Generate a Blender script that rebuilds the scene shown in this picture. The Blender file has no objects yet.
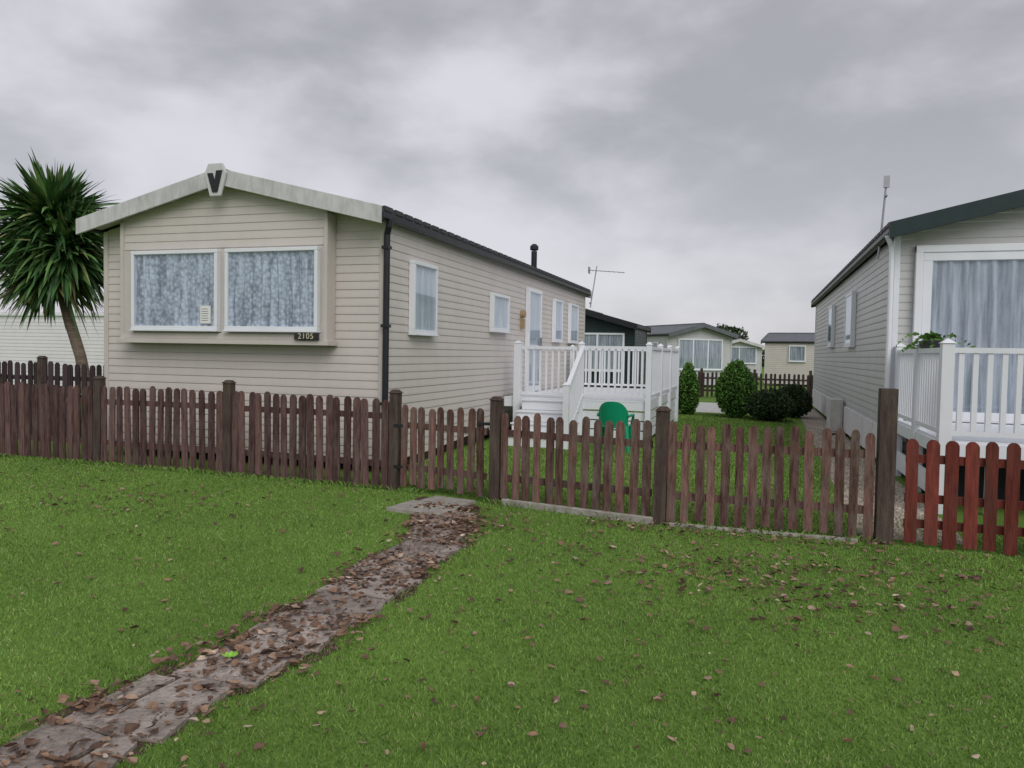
import bpy, math, random
import numpy as np
from mathutils import Vector, Matrix
random.seed(7); np.random.seed(7)
S=bpy.context.scene
C=S.collection
S.view_settings.view_transform='Standard'
S.view_settings.look='None'
S.view_settings.exposure=0

# ------------------------------------------------------------ materials
def nodes(m):
    m.use_nodes=True
    nt=m.node_tree
    return nt, nt.nodes, nt.links, nt.nodes['Principled BSDF']
def mat(name,col,rough=.6,var=.15,scale=3,bump=0,bscale=40,stretch=(1,1,1),island=0,spec=.3,metal=0,grime=0,gcol=None,hue=None,gscale=1.3):
    m=bpy.data.materials.new(name)
    nt,N,L,P=nodes(m)
    P.inputs['Roughness'].default_value=rough
    P.inputs['Metallic'].default_value=metal
    P.inputs['Specular IOR Level'].default_value=spec
    tc=N.new('ShaderNodeTexCoord'); mp=N.new('ShaderNodeMapping')
    mp.inputs['Scale'].default_value=stretch
    L.new(tc.outputs['Object'],mp.inputs['Vector'])
    n=N.new('ShaderNodeTexNoise'); n.inputs['Scale'].default_value=scale; n.inputs['Detail'].default_value=6
    n.inputs['Roughness'].default_value=.65
    L.new(mp.outputs[0],n.inputs['Vector'])
    r=N.new('ShaderNodeMapRange'); r.inputs[1].default_value=.3; r.inputs[2].default_value=.7
    r.inputs[3].default_value=1-var; r.inputs[4].default_value=1+var
    L.new(n.outputs['Fac'],r.inputs[0])
    fac=r.outputs[0]
    if island:
        g=N.new('ShaderNodeNewGeometry'); r2=N.new('ShaderNodeMapRange')
        r2.inputs[3].default_value=1-island; r2.inputs[4].default_value=1+island
        L.new(g.outputs['Random Per Island'],r2.inputs[0])
        mu=N.new('ShaderNodeMath'); mu.operation='MULTIPLY'
        L.new(fac,mu.inputs[0]); L.new(r2.outputs[0],mu.inputs[1]); fac=mu.outputs[0]
    base=None
    if hue:
        g=N.new('ShaderNodeNewGeometry'); cr=N.new('ShaderNodeValToRGB')
        els=cr.color_ramp.elements
        for i,(p,c) in enumerate(hue):
            e=els[i] if i<2 else els.new(p)
            e.position=p; e.color=(*c,1)
        mu3=N.new('ShaderNodeMath'); mu3.operation='MULTIPLY'; mu3.inputs[1].default_value=7.31
        fr=N.new('ShaderNodeMath'); fr.operation='FRACT'
        L.new(g.outputs['Random Per Island'],mu3.inputs[0]); L.new(mu3.outputs[0],fr.inputs[0]); L.new(fr.outputs[0],cr.inputs[0])
        base=cr.outputs[0]
    vm=N.new('ShaderNodeVectorMath'); vm.operation='SCALE'
    if base is None: vm.inputs[0].default_value=col
    else: L.new(base,vm.inputs[0])
    L.new(fac,vm.inputs['Scale'])
    out=vm.outputs[0]
    if grime:
        n2=N.new('ShaderNodeTexNoise'); n2.inputs['Scale'].default_value=gscale; n2.inputs['Detail'].default_value=8; n2.inputs['Roughness'].default_value=.7
        mp2=N.new('ShaderNodeMapping'); mp2.inputs['Scale'].default_value=(2.2,2.2,.6)
        L.new(tc.outputs['Object'],mp2.inputs[0]); L.new(mp2.outputs[0],n2.inputs['Vector'])
        r3=N.new('ShaderNodeMapRange'); r3.inputs[1].default_value=.45; r3.inputs[2].default_value=.72; r3.inputs[3].default_value=0; r3.inputs[4].default_value=grime
        L.new(n2.outputs['Fac'],r3.inputs[0])
        mx=N.new('ShaderNodeMixRGB'); L.new(r3.outputs[0],mx.inputs[0]); L.new(out,mx.inputs[1])
        mx.inputs[2].default_value=(*(gcol or (.12,.11,.08)),1); out=mx.outputs[0]
    L.new(out,P.inputs['Base Color'])
    if bump:
        b=N.new('ShaderNodeTexNoise'); b.inputs['Scale'].default_value=bscale; b.inputs['Detail'].default_value=5
        L.new(mp.outputs[0],b.inputs['Vector'])
        bp=N.new('ShaderNodeBump'); bp.inputs['Strength'].default_value=bump; bp.inputs['Distance'].default_value=.02
        L.new(b.outputs['Fac'],bp.inputs['Height']); L.new(bp.outputs[0],P.inputs['Normal'])
    return m

M={}
M['beige']=mat('beige_siding',(.59,.545,.51),.45,.04,2,grime=.18,gcol=(.40,.36,.33))
M['beige2']=mat('beige_trim',(.56,.515,.48),.5,.05,3,grime=.15,gcol=(.36,.32,.29))
M['grey']=mat('grey_siding',(.54,.535,.53),.45,.05,2,grime=.15,gcol=(.34,.33,.31))
M['bgsid']=mat('pale_grey_siding',(.50,.50,.51),.5,.05,2,grime=.15,gcol=(.34,.33,.32))
M['white_sid']=mat('white_siding',(.72,.70,.72),.5,.05,2,grime=.12,gcol=(.48,.47,.47))
M['cream']=mat('grey_white_fascia',(.58,.58,.58),.5,.08,4,grime=.65,gcol=(.25,.25,.23),gscale=2.4)
M['white']=mat('white_plastic',(.76,.78,.82),.38,.03,3,grime=.08,gcol=(.45,.47,.44))
M['shield']=mat('pale_shield_plastic',(.60,.60,.60),.4,.06,5,grime=.3,gcol=(.35,.35,.3))
M['rooft']=mat('roof_tile',(.045,.047,.052),.6,.25,6,.4,30)
M['roofg']=mat('grey_roof_sheet',(.12,.13,.145),.6,.2,3)
M['black']=mat('black_plastic',(.018,.02,.024),.4,.2,5)
M['dkgreen']=mat('dark_green_fascia',(.016,.034,.034),.4,.15,5)
M['tan']=mat('tan_plastic',(.35,.24,.13),.5,.1,5)
M['metal']=mat('dull_metal',(.35,.36,.38),.4,.2,9,metal=.7)
M['wood']=mat('weathered_fence_wood',(.15,.082,.068),.88,.65,6,.6,22,(6,6,.7),island=.4,spec=.12,grime=.9,gcol=(.21,.175,.15),gscale=5)
M['woodL']=mat('purple_brown_fence_wood',(.115,.064,.060),.88,.65,6,.6,22,(6,6,.7),island=.4,spec=.12,grime=.7,gcol=(.17,.13,.115),gscale=5)
M['wood2']=mat('dark_post_wood',(.078,.055,.048),.88,.45,5,.6,22,(6,6,.7),spec=.12,grime=.6,gcol=(.15,.135,.10),gscale=4)
M['woodbg']=mat('dark_old_fence_wood',(.06,.042,.044),.85,.35,5,.4,22,(6,6,.7),island=.3,spec=.15)
M['red']=mat('red_stained_wood',(.165,.040,.030),.8,.45,5,.5,22,(6,6,.7),island=.25,spec=.15,grime=.55,gcol=(.12,.06,.048),gscale=4)
M['conc']=mat('concrete',(.36,.335,.30),.9,.25,9,.5,60,grime=.6,gcol=(.17,.145,.12),gscale=3)
M['slab']=mat('path_slab',(.34,.29,.26),.88,.35,7,.9,38,island=.22,grime=.8,gcol=(.13,.10,.078),gscale=5)
M['soil']=mat('path_soil',(.105,.075,.055),.95,.5,14,1,50,spec=.1)
M['gravel']=mat('gravel',(.36,.31,.26),.9,.6,45,1,70)
M['pebble']=mat('pebble',(.38,.33,.27),.8,.2,5,island=.5)
M['patio']=mat('patio_concrete',(.52,.51,.49),.9,.15,5,.2,40)
M['greenpl']=mat('green_chair_plastic',(.008,.28,.14),.3,.03,5)
M['trunk']=mat('palm_bark',(.19,.15,.115),.9,.4,6,.9,14,(1,1,4))
M['trunk2']=mat('bark',(.09,.065,.045),.9,.4,6,.6,20)
M['palm']=mat('palm_leaf',(.05,.10,.03),.4,.2,3,island=.5,spec=.45,hue=[(0,(.03,.08,.026)),(.5,(.065,.15,.042)),(.86,(.13,.23,.065)),(1,(.26,.22,.11))])
M['bush']=mat('conifer_leaf',(.04,.09,.02),.6,.2,6,island=.5,hue=[(0,(.05,.13,.024)),(1,(.12,.25,.045))])
M['hedge']=mat('dark_hedge_leaf',(.035,.065,.022),.6,.2,6,island=.5)
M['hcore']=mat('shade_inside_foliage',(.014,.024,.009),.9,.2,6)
M['plantl']=mat('bright_plant_leaf',(.09,.20,.035),.5,.2,6,island=.5)
M['weed']=mat('bright_weed_leaf',(.25,.5,.06),.5,.1,6,island=.3)
M['blade']=mat('grass_blade',(.1,.18,.03),.62,.22,.6,island=.18,spec=.10,hue=[(0,(.140,.235,.052)),(.5,(.175,.30,.064)),(.88,(.22,.35,.08)),(1,(.31,.30,.16))])
M['leaf']=mat('dead_leaf',(.2,.1,.05),.7,.3,30,island=.35,spec=.2,hue=[(0,(.085,.052,.040)),(.35,(.15,.09,.062)),(.7,(.23,.14,.092)),(.92,(.32,.22,.16)),(1,(.43,.35,.28))])
M['paper']=mat('paper',(.78,.78,.76),.7,.03)
M['plate']=mat('number_plate',(.03,.028,.026),.4,.1)
M['ink']=mat('plate_lettering',(.6,.56,.42),.5,.05)

def ground_mat():
    m=bpy.data.materials.new('lawn_ground'); nt,N,L,P=nodes(m)
    P.inputs['Roughness'].default_value=.9; P.inputs['Specular IOR Level'].default_value=.1
    tc=N.new('ShaderNodeTexCoord')
    a=N.new('ShaderNodeTexNoise'); a.inputs['Scale'].default_value=.7; a.inputs['Detail'].default_value=8
    b=N.new('ShaderNodeTexNoise'); b.inputs['Scale'].default_value=45; b.inputs['Detail'].default_value=6; b.inputs['Roughness'].default_value=.75
    for n in (a,b): L.new(tc.outputs['Object'],n.inputs['Vector'])
    c1=N.new('ShaderNodeValToRGB'); e=c1.color_ramp.elements
    e[0].position=.32; e[0].color=(.095,.165,.036,1); e[1].position=.68; e[1].color=(.175,.30,.060,1)
    L.new(b.outputs['Fac'],c1.inputs[0])
    c2=N.new('ShaderNodeValToRGB'); e=c2.color_ramp.elements
    e[0].position=.35; e[0].color=(.78,.8,.75,1); e[1].position=.65; e[1].color=(1.15,1.1,1.05,1)
    L.new(a.outputs['Fac'],c2.inputs[0])
    mx=N.new('ShaderNodeMixRGB'); mx.blend_type='MULTIPLY'; mx.inputs[0].default_value=1
    L.new(c1.outputs[0],mx.inputs[1]); L.new(c2.outputs[0],mx.inputs[2]); L.new(mx.outputs[0],P.inputs['Base Color'])
    bp=N.new('ShaderNodeBump'); bp.inputs['Strength'].default_value=.6; bp.inputs['Distance'].default_value=.02
    L.new(b.outputs['Fac'],bp.inputs['Height']); L.new(bp.outputs[0],P.inputs['Normal'])
    return m
M['ground']=ground_mat()

def glass_mat(name,tint):
    m=bpy.data.materials.new(name); m.use_nodes=True
    N=m.node_tree.nodes; L=m.node_tree.links; N.clear()
    o=N.new('ShaderNodeOutputMaterial'); t=N.new('ShaderNodeBsdfTransparent'); t.inputs[0].default_value=(*tint,1)
    g=N.new('ShaderNodeBsdfGlossy'); g.inputs['Roughness'].default_value=.03; g.inputs[0].default_value=(.85,.9,.95,1)
    f=N.new('ShaderNodeLayerWeight'); f.inputs[0].default_value=.5
    pw_=N.new('ShaderNodeMath'); pw_.operation='POWER'; pw_.inputs[1].default_value=4
    L.new(f.outputs['Facing'],pw_.inputs[0])
    ad=N.new('ShaderNodeMath'); ad.operation='MULTIPLY_ADD'; ad.inputs[1].default_value=.75; ad.inputs[2].default_value=.10
    L.new(pw_.outputs[0],ad.inputs[0])
    x=N.new('ShaderNodeMixShader'); L.new(ad.outputs[0],x.inputs[0]); L.new(t.outputs[0],x.inputs[1]); L.new(g.outputs[0],x.inputs[2]); L.new(x.outputs[0],o.inputs[0])
    return m
M['glass']=glass_mat('window_glass',(.90,.93,.96))
def curtain_mat(name,light,dark,lace,lo,hi,vs=17,nstr=.12,nsc=9):
    m=bpy.data.materials.new(name); nt,N,L,P=nodes(m)
    P.inputs['Roughness'].default_value=.9
    tc=N.new('ShaderNodeTexCoord')
    v=N.new('ShaderNodeTexVoronoi'); v.inputs['Scale'].default_value=vs; v.feature='F1'
    n=N.new('ShaderNodeTexNoise'); n.inputs['Scale'].default_value=nsc; n.inputs['Detail'].default_value=4; n.inputs['Roughness'].default_value=.6
    mp=N.new('ShaderNodeMapping'); mp.inputs['Scale'].default_value=(1.6,1.6,nstr)  # vertically stretched noise puts fold shading into the curtain colour
    L.new(tc.outputs['Object'],mp.inputs[0]); L.new(mp.outputs[0],n.inputs['Vector']); L.new(tc.outputs['Object'],v.inputs['Vector'])
    a=N.new('ShaderNodeMath'); a.operation='MULTIPLY_ADD'; a.inputs[1].default_value=lace
    L.new(v.outputs['Distance'],a.inputs[0]); L.new(n.outputs['Fac'],a.inputs[2])
    c=N.new('ShaderNodeValToRGB'); e=c.color_ramp.elements
    e[0].position=lo; e[0].color=(*light,1); e[1].position=hi; e[1].color=(*dark,1)
    L.new(a.outputs[0],c.inputs[0]); L.new(c.outputs[0],P.inputs['Base Color'])
    return m
M['net']=curtain_mat('net_curtain',(.60,.66,.74),(.17,.20,.25),.5,.55,.98,19,.2,7)
M['net2']=curtain_mat('pale_blind',(.60,.65,.70),(.42,.47,.52),.05,.35,.7)
M['net3']=curtain_mat('grey_curtain',(.50,.53,.58),(.24,.27,.31),.04,.40,.66)
M['dark']=mat('deck_shade_and_print',(.03,.035,.045),.8,.2)  # near-black for painted shade under the deck and for notice print

# ------------------------------------------------------------ mesh builder
OFF={}
class MB:
    def __init__(s): s.v=[];s.f=[];s.m=[]
    def face(s,pts,mi=0):
        b=len(s.v); s.v+= [tuple(p) for p in pts]; s.f.append(tuple(range(b,b+len(pts)))); s.m.append(mi)
    def hexa(s,p,mi=0):
        b=len(s.v); s.v+=[tuple(q) for q in p]
        for f in ((0,3,2,1),(4,5,6,7),(0,1,5,4),(1,2,6,5),(2,3,7,6),(3,0,4,7)):
            s.f.append(tuple(b+i for i in f)); s.m.append(mi)
    def box(s,x0,x1,y0,y1,z0,z1,mi=0):
        s.hexa([(x0,y0,z0),(x1,y0,z0),(x1,y1,z0),(x0,y1,z0),(x0,y0,z1),(x1,y0,z1),(x1,y1,z1),(x0,y1,z1)],mi)
    def beam(s,p0,p1,w,h,mi=0):
        p0=Vector(p0);p1=Vector(p1);d=(p1-p0).normalized()
        side=d.cross(Vector((0,0,1)))
        if side.length<1e-4: side=Vector((1,0,0))
        side.normalize(); up=side.cross(d).normalized()
        a=side*w/2; b=up*h/2
        s.hexa([p0-a-b,p0+a-b,p1+a-b,p1-a-b,p0-a+b,p0+a+b,p1+a+b,p1-a+b],mi)
    def tube(s,pts,rs,n=10,mi=0,cap=True):
        pts=[Vector(p) for p in pts]
        if not hasattr(rs,'__len__'): rs=[rs]*len(pts)
        b=len(s.v)
        for i,p in enumerate(pts):
            d=(pts[min(i+1,len(pts)-1)]-pts[max(i-1,0)]).normalized()
            x=d.cross(Vector((0,1,0))) if abs(d.y)<.9 else d.cross(Vector((1,0,0)))
            x.normalize(); y=d.cross(x)
            for k in range(n):
                a=2*math.pi*k/n; s.v.append(tuple(p+(x*math.cos(a)+y*math.sin(a))*rs[i]))
        for i in range(len(pts)-1):
            for k in range(n):
                k2=(k+1)%n
                s.f.append((b+i*n+k,b+i*n+k2,b+(i+1)*n+k2,b+(i+1)*n+k)); s.m.append(mi)
        if cap:
            s.f.append(tuple(b+k for k in range(n))[::-1]); s.m.append(mi)
            e=b+(len(pts)-1)*n; s.f.append(tuple(e+k for k in range(n))); s.m.append(mi)
    def prism(s,poly,axis_fn,t0,t1,mi=0):
        b=len(s.v);n=len(poly)
        for t in (t0,t1):
            for q in poly: s.v.append(tuple(axis_fn(q,t)))
        s.f.append(tuple(range(b,b+n))[::-1]);s.m.append(mi)
        s.f.append(tuple(range(b+n,b+2*n)));s.m.append(mi)
        for i in range(n):
            j=(i+1)%n; s.f.append((b+i,b+j,b+n+j,b+n+i)); s.m.append(mi)
    def obj(s,name,mats,parent=None,bevel=0,smooth=False,label=None):
        o=OFF.get(parent.name,(0,0,0)) if parent else (0,0,0)
        me=bpy.data.meshes.new(name)
        v=[(a-o[0],b-o[1],c-o[2]) for a,b,c in s.v]
        me.from_pydata(v,[],s.f)
        for m in mats: me.materials.append(M[m])
        me.polygons.foreach_set('material_index',s.m)
        if smooth: me.polygons.foreach_set('use_smooth',[True]*len(s.f))
        me.update()
        ob=bpy.data.objects.new(name,me); C.objects.link(ob)
        if parent: ob.parent=parent; OFF[ob.name]=o
        if bevel:
            bm=ob.modifiers.new('bevel','BEVEL'); bm.width=bevel; bm.segments=2; bm.limit_method='ANGLE'
        if label: ob['label']=label
        return ob
def thing(name,loc,label,cat,group=None,world=True):
    e=bpy.data.objects.new(name,None); e.location=loc; e.empty_display_size=.2
    C.objects.link(e); e['label']=label; e['category']=cat
    if group: e['group']=group
    OFF[e.name]=tuple(loc) if world else (0,0,0)
    return e

# ------------------------------------------------------------ windows & siding
V3=Vector
def P(o,d,n,u,z,off): return V3(o)+V3(d)*u+V3(n)*off+V3((0,0,z))
def obox(mb,o,d,n,u0,u1,a0,a1,z0,z1,mi=0):
    q=[P(o,d,n,u0,z0,a0),P(o,d,n,u1,z0,a0),P(o,d,n,u1,z0,a1),P(o,d,n,u0,z0,a1),
       P(o,d,n,u0,z1,a0),P(o,d,n,u1,z1,a0),P(o,d,n,u1,z1,a1),P(o,d,n,u0,z1,a1)]
    mb.hexa(q,mi)
def siding(mb,o,d,n,rng,z0,z1,h=.15,dd=.009,mi=0):
    z=z0
    while z<z1-1e-4:
        zb=min(z+h,z1)
        a=rng(z); b=rng(zb)
        if a[1]-a[0]<.02: break
        zm=z+(zb-z)*.35; am=rng(zm)
        mb.face([P(o,d,n,a[0],z,0),P(o,d,n,a[1],z,0),P(o,d,n,a[1],z+.010,dd),P(o,d,n,a[0],z+.010,dd)],mi)
        mb.face([P(o,d,n,a[0],z+.010,dd),P(o,d,n,a[1],z+.010,dd),P(o,d,n,am[1],zm,dd*.9),P(o,d,n,am[0],zm,dd*.9)],mi)
        mb.face([P(o,d,n,am[0],zm,dd*.9),P(o,d,n,am[1],zm,dd*.9),P(o,d,n,b[1],zb,.001),P(o,d,n,b[0],zb,.001)],mi)
        z=zb
def window(par,o,d,n,u0,u1,z0,z1,fw=.05,mull=(),trans=(),cur='net',base=.0,name='window',folds=9,frame='white',paper=None,label=None,amp=.014):
    mb=MB(); t=.088+base
    obox(mb,o,d,n,u0,u1,base,t,z0,z0+fw); obox(mb,o,d,n,u0,u1,base,t,z1-fw,z1)
    obox(mb,o,d,n,u0,u0+fw,base,t-.002,z0+fw,z1-fw); obox(mb,o,d,n,u1-fw,u1,base,t-.002,z0+fw,z1-fw)
    for m in mull: obox(mb,o,d,n,m-fw*.5,m+fw*.5,base,t-.004,z0+fw,z1-fw)
    for m in trans: obox(mb,o,d,n,u0+fw,u1-fw,base,t-.006,m-fw*.4,m+fw*.4)
    obox(mb,o,d,n,u0-.01,u1+.01,base,t+.02,z0-.025,z0-.001)
    w=mb.obj(name,[frame],par,bevel=.006,label=label)
    gb=base+.078
    g=MB(); g.face([P(o,d,n,u0+fw,z0+fw,gb),P(o,d,n,u1-fw,z0+fw,gb),P(o,d,n,u1-fw,z1-fw,gb),P(o,d,n,u0+fw,z1-fw,gb)])
    g.obj('glass',['glass'],w)
    c=MB(); k=int((u1-u0)*130)+8; ph=random.random()*6
    us=np.linspace(u0+fw*.6,u1-fw*.6,k); rows=np.linspace(z0+fw*.6,z1-fw*.6,7)
    for ri,r in enumerate(rows):
        for u in us:
            uu=u+.012*math.sin(ri*.9+u*3)
            off=base+.042+amp*math.sin(uu*2*math.pi*folds+ph+1.6*math.sin(u*6+ri*.15))+amp*.45*math.sin(uu*2*math.pi*folds*1.9+1)
            c.v.append(tuple(P(o,d,n,u,r,off)))
    for r in range(len(rows)-1):
        for i in range(k-1):
            c.f.append((r*k+i,r*k+i+1,(r+1)*k+i+1,(r+1)*k+i)); c.m.append(0)
    c.obj('curtain',[cur],w,smooth=True)
    if paper:
        pu,pz,pw,ph_=paper; q=MB(); B_=gb+.003
        q.face([P(o,d,n,pu,pz,B_),P(o,d,n,pu+pw,pz,B_),P(o,d,n,pu+pw,pz+ph_,B_),P(o,d,n,pu,pz+ph_,B_)])
        for i in range(6):
            zz=pz+ph_*(.15+.13*i); q.face([P(o,d,n,pu+.02,zz,B_+.002),P(o,d,n,pu+pw*(.6+.3*random.random()),zz,B_+.002),P(o,d,n,pu+pw*.8,zz+.006,B_+.002),P(o,d,n,pu+.02,zz+.006,B_+.002)],1)
        q.obj('paper_notice',['paper','dark'],w)
    return w

FX=((1,0,0),(0,-1,0))
def caravan(name_label,loc,rot,W,L,peak,slope,sid,fas,fasname,roof='rooft',z0=.12,over=.35,group='static caravans on the park',simple=False,fh=.22,trimmat=None,h=.108,ov=.13,gut='black'):
    e=thing('static_caravan',loc,name_label,'static caravan',group,world=False)
    e.rotation_euler=(0,0,rot)
    hw=W/2; wt=peak-.15
    trimmat=trimmat or sid
    mb=MB()
    poly=[(-hw+.01,z0),(hw-.01,z0),(hw-.01,wt-slope*hw),(0,wt),(-hw+.01,wt-slope*hw)]
    mb.prism(poly,lambda q,t:(q[0],t,q[1]),.01,L-.01)
    def gr(z):
        lim=min(hw,(wt-z)/slope) if z>wt-slope*hw else hw
        return (-lim,lim)
    siding(mb,(0,0,0),(1,0,0),(0,-1,0),gr,z0,wt,h)
    siding(mb,(0,L,0),(1,0,0),(0,1,0),gr,z0,wt,h)
    ev=wt-slope*hw
    siding(mb,(hw,0,0),(0,1,0),(1,0,0),lambda z:(0,L),z0,ev,h)
    siding(mb,(-hw,0,0),(0,1,0),(-1,0,0),lambda z:(0,L),z0,ev,h)
    mb.obj('wall',[sid],e)
    for sx in (-1,1):
        for yy in (0,L):
            tr=MB()
            y0,y1=(yy-.024,yy+.05) if yy==0 else (yy-.05,yy+.024)
            tr.box(sx*hw-.05 if sx>0 else sx*hw-.024, sx*hw+.024 if sx>0 else sx*hw+.05,y0,y1,z0,ev-.005)
            tr.obj('corner_trim',[trimmat],e,bevel=.005)
    r=MB(); ho=hw+ov
    for sx in (-1,1):
        a=[(0,peak-.02),(sx*ho,peak-.02-slope*ho),(sx*ho,peak-.09-slope*ho),(0,peak-.09)]
        r.prism(a,lambda q,t:(q[0],t,q[1]),-over,L+.2)
        if not simple:
            k=8
            for i in range(k):
                x0=ho*i/k; x1=ho*(i+1)/k
                r.hexa([(sx*x0,-over+.05,peak-.02-slope*x0),(sx*x1,-over+.05,peak-.02-slope*x1),(sx*x1,L+.15,peak-.02-slope*x1),(sx*x0,L+.15,peak-.02-slope*x0),
                        (sx*x0,-over+.05,peak-.012-slope*x0),(sx*x1,-over+.05,peak+.01-slope*x1),(sx*x1,L+.15,peak+.01-slope*x1),(sx*x0,L+.15,peak-.012-slope*x0)])
            y=-over+.1
            while y<L+.1:
                r.box(min(sx*(ho-.03),sx*(ho+.012)),max(sx*(ho-.03),sx*(ho+.012)),y,y+.22,peak-.02-slope*ho-.01,peak+.028-slope*ho); y+=.3
    r.tube([(0,-over+.02,peak-.015),(0,L+.18,peak-.015)],.05,8)
    r.obj('roof',[roof],e)
    for (y0,y1,front) in ((-over-.04,-over,1),(L+.2,L+.24,0)):
        f=MB()
        for sx in (-1,1):
            hx=ho+.02
            a=[(0,peak+.012),(sx*hx,peak+.012-slope*hx),(sx*hx,peak+.012-slope*hx-fh),(0,peak+.012-fh)]
            f.prism(a,lambda q,t:(q[0],t,q[1]),y0,y1)
            if front:
                f.hexa([(0,-over,peak-.12),(sx*ho,-over,peak-.12-slope*ho),(sx*ho,-.03,peak-.12-slope*ho),(0,-.03,peak-.12),
                    (0,-over,peak-.092),(sx*ho,-over,peak-.092-slope*ho),(sx*ho,-.03,peak-.092-slope*ho),(0,-.03,peak-.092)])
        f.obj('fascia',[fas],e,bevel=.006)
    ze=peak-.09-slope*ho
    for sx in (-1,1):
        g=MB()
        pts=[(-.055,0),(-.05,-.05),(-.02,-.075),(.02,-.075),(.05,-.05),(.055,0)]
        g.prism([(sx*(ho-.03)+a*1.0,ze+b+.02) for a,b in pts],lambda q,t:(q[0],t,q[1]),-over+.02,L+.18)
        g.obj('gutter',[gut],e)
    return e,hw,ev

# ---------------- beige caravan
e1,hw,ev=caravan('beige clapboard static caravan with bay window and pale fascia',(-6.85,9.0,0),0,4.5,12.2,3.97,.245,'beige','cream','cream',trimmat='beige2',ov=.13)
b=MB()
bx0,bx1,by=-1.74,1.54,-.20
wt=3.82
def br(z):
    lim=(wt-z)/.245
    return (max(bx0,-lim),min(bx1,lim))
poly=[(bx0+.01,1.72),(bx1-.01,1.72),(bx1-.01,wt-.03-.245*bx1),(0,wt-.03),(bx0+.01,wt-.03+.245*bx0)]
b.prism(poly,lambda q,t:(q[0],t,q[1]),by+.005,0)
siding(b,(0,by,0),(1,0,0),(0,-1,0),br,2.95,wt-.02,.108)
b.box(bx0,bx1,by-.03,by+.004,1.72,1.80,1)
b.box(bx0,bx0+.20,by-.018,by+.004,1.802,2.945,1)
b.box(bx1-.06,bx1,by-.018,by+.004,1.802,2.945,1)
for xx in (bx0-.025,bx1-.03):
    b.box(xx,xx+.055,by-.035,-.02,1.70,min(3.36,wt-.26*abs(xx)-.02),1)
b.box(bx0-.06,bx1+.06,by-.07,-.02,1.655,1.718,1)
b.obj('bay',['beige','beige2'],e1,bevel=.004)
o=(0,by,0)
window(e1,o,*FX,-1.53,-.09,1.845,2.93,.05,cur='net',folds=9,paper=(-.36,1.93,.17,.24))
window(e1,o,*FX,.03,1.45,1.845,2.93,.05,cur='net',folds=8)
p=MB(); p.box(1.13,1.48,by-.112,by-.072,1.725,1.815)
pl=p.obj('number_plate',['plate'],e1,bevel=.004)
cu=bpy.data.curves.new('digits','FONT'); cu.body='2105'; cu.size=.105; cu.extrude=.002; cu.align_x='CENTER'; cu.align_y='CENTER'; cu.space_character=1.15
to=bpy.data.objects.new('tmp',cu); C.objects.link(to)
bpy.context.view_layer.update()
me=bpy.data.meshes.new_from_object(to.evaluated_get(bpy.context.evaluated_depsgraph_get()))
bpy.data.objects.remove(to)
me.materials.clear(); me.materials.append(M['ink'])
tx=bpy.data.objects.new('lettering',me); C.objects.link(tx); tx.parent=pl
tx.rotation_euler=(math.pi/2,0,0); tx.location=(1.305,by-.115,1.77)
yy=-.41
q=MB(); q.prism([(-.17,3.90),(-.11,4.03),(.11,4.03),(.17,3.90),(.085,3.60),(-.085,3.60)],lambda a,t:(a[0],t,a[1]),yy-.03,yy+.01)
em=q.obj('emblem',['shield'],e1,bevel=.012)
q=MB()
q.prism([(-.11,3.90),(-.03,3.90),(.005,3.79),(.03,3.93),(.12,3.93),(.045,3.65),(-.03,3.65)],lambda a,t:(a[0],t,a[1]),yy-.046,yy-.031)
q.obj('letter_mark',['black'],em)
q=MB(); q.tube([(hw+.13,-.10,3.27),(hw+.12,-.10,3.18),(hw+.075,-.06,3.08),(hw+.07,-.06,.1)],.042,10)
for z in (2.9,1.9,.9): q.box(hw+.02,hw+.12,-.11,-.01,z,z+.04)
q.obj('downpipe',['black'],e1,smooth=False)
SX=((0,1,0),(1,0,0)); so=(hw,0,0)
window(e1,so,*SX,.74,1.57,1.85,2.86,.055,cur='net2',base=.010)
window(e1,so,*SX,4.12,5.07,2.0,2.68,.055,cur='net2',base=.010)
window(e1,so,*SX,8.6,9.35,1.9,2.9,.055,cur='net2',base=.010)
window(e1,so,*SX,10.2,11.1,1.9,2.9,.055,cur='net2',base=.010)
d=window(e1,so,*SX,6.4,7.4,.82,2.97,.08,trans=(1.75,),cur='net2',base=.010,name='door',label='white half glazed door opening onto the decking')
q=MB(); q.box(hw+.10,hw+.15,7.22,7.26,1.75,1.95); q.box(hw+.09,hw+.16,7.21,7.23,1.84,1.86); q.obj('handle',['metal'],d)
q=MB(); q.tube([(hw+.0,6.1,2.4),(hw+.10,6.1,2.4)],[.08,.07],12); q.box(hw+.01,hw+.07,6.04,6.16,2.1,2.31); q.obj('wall_lamp',['tan'],e1)
q=MB(); fx,fy=1.45,9.8
q.tube([(fx,fy,3.5),(fx,fy,4.18)],.075,12); q.tube([(fx,fy,4.2),(fx,fy,4.22),(fx,fy,4.3),(fx,fy,4.36)],[.075,.11,.11,.05],12); q.tube([(fx,fy,3.55),(fx,fy,3.68)],[.16,.09],12)
q.obj('chimney_flue',['black'],e1)
q=MB(); ax,ay=2.45,12.05
q.tube([(ax,ay,2.9),(ax+.14,ay+.1,4.05)],.016,8); q.tube([(ax-.02,ay,3.93),(ax+.95,ay-.1,3.84)],.009,6)
for i in range(8):
    t=.02+i*.125; q.tube([(ax+t,ay-.16-.1*t,3.925-.09*t),(ax+t,ay+.16-.1*t,3.925-.09*t)],.005,5)
q.box(ax-.06,ax-.045,ay-.12,ay+.12,3.84,4.02); q.tube([(ax-.05,ay,3.93),(ax,ay,3.93)],.01,6); q.box(ax-.02,ax+.02,ay-.06,ay+.02,3.0,3.04)
q.obj('aerial',['metal'],e1)

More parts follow.
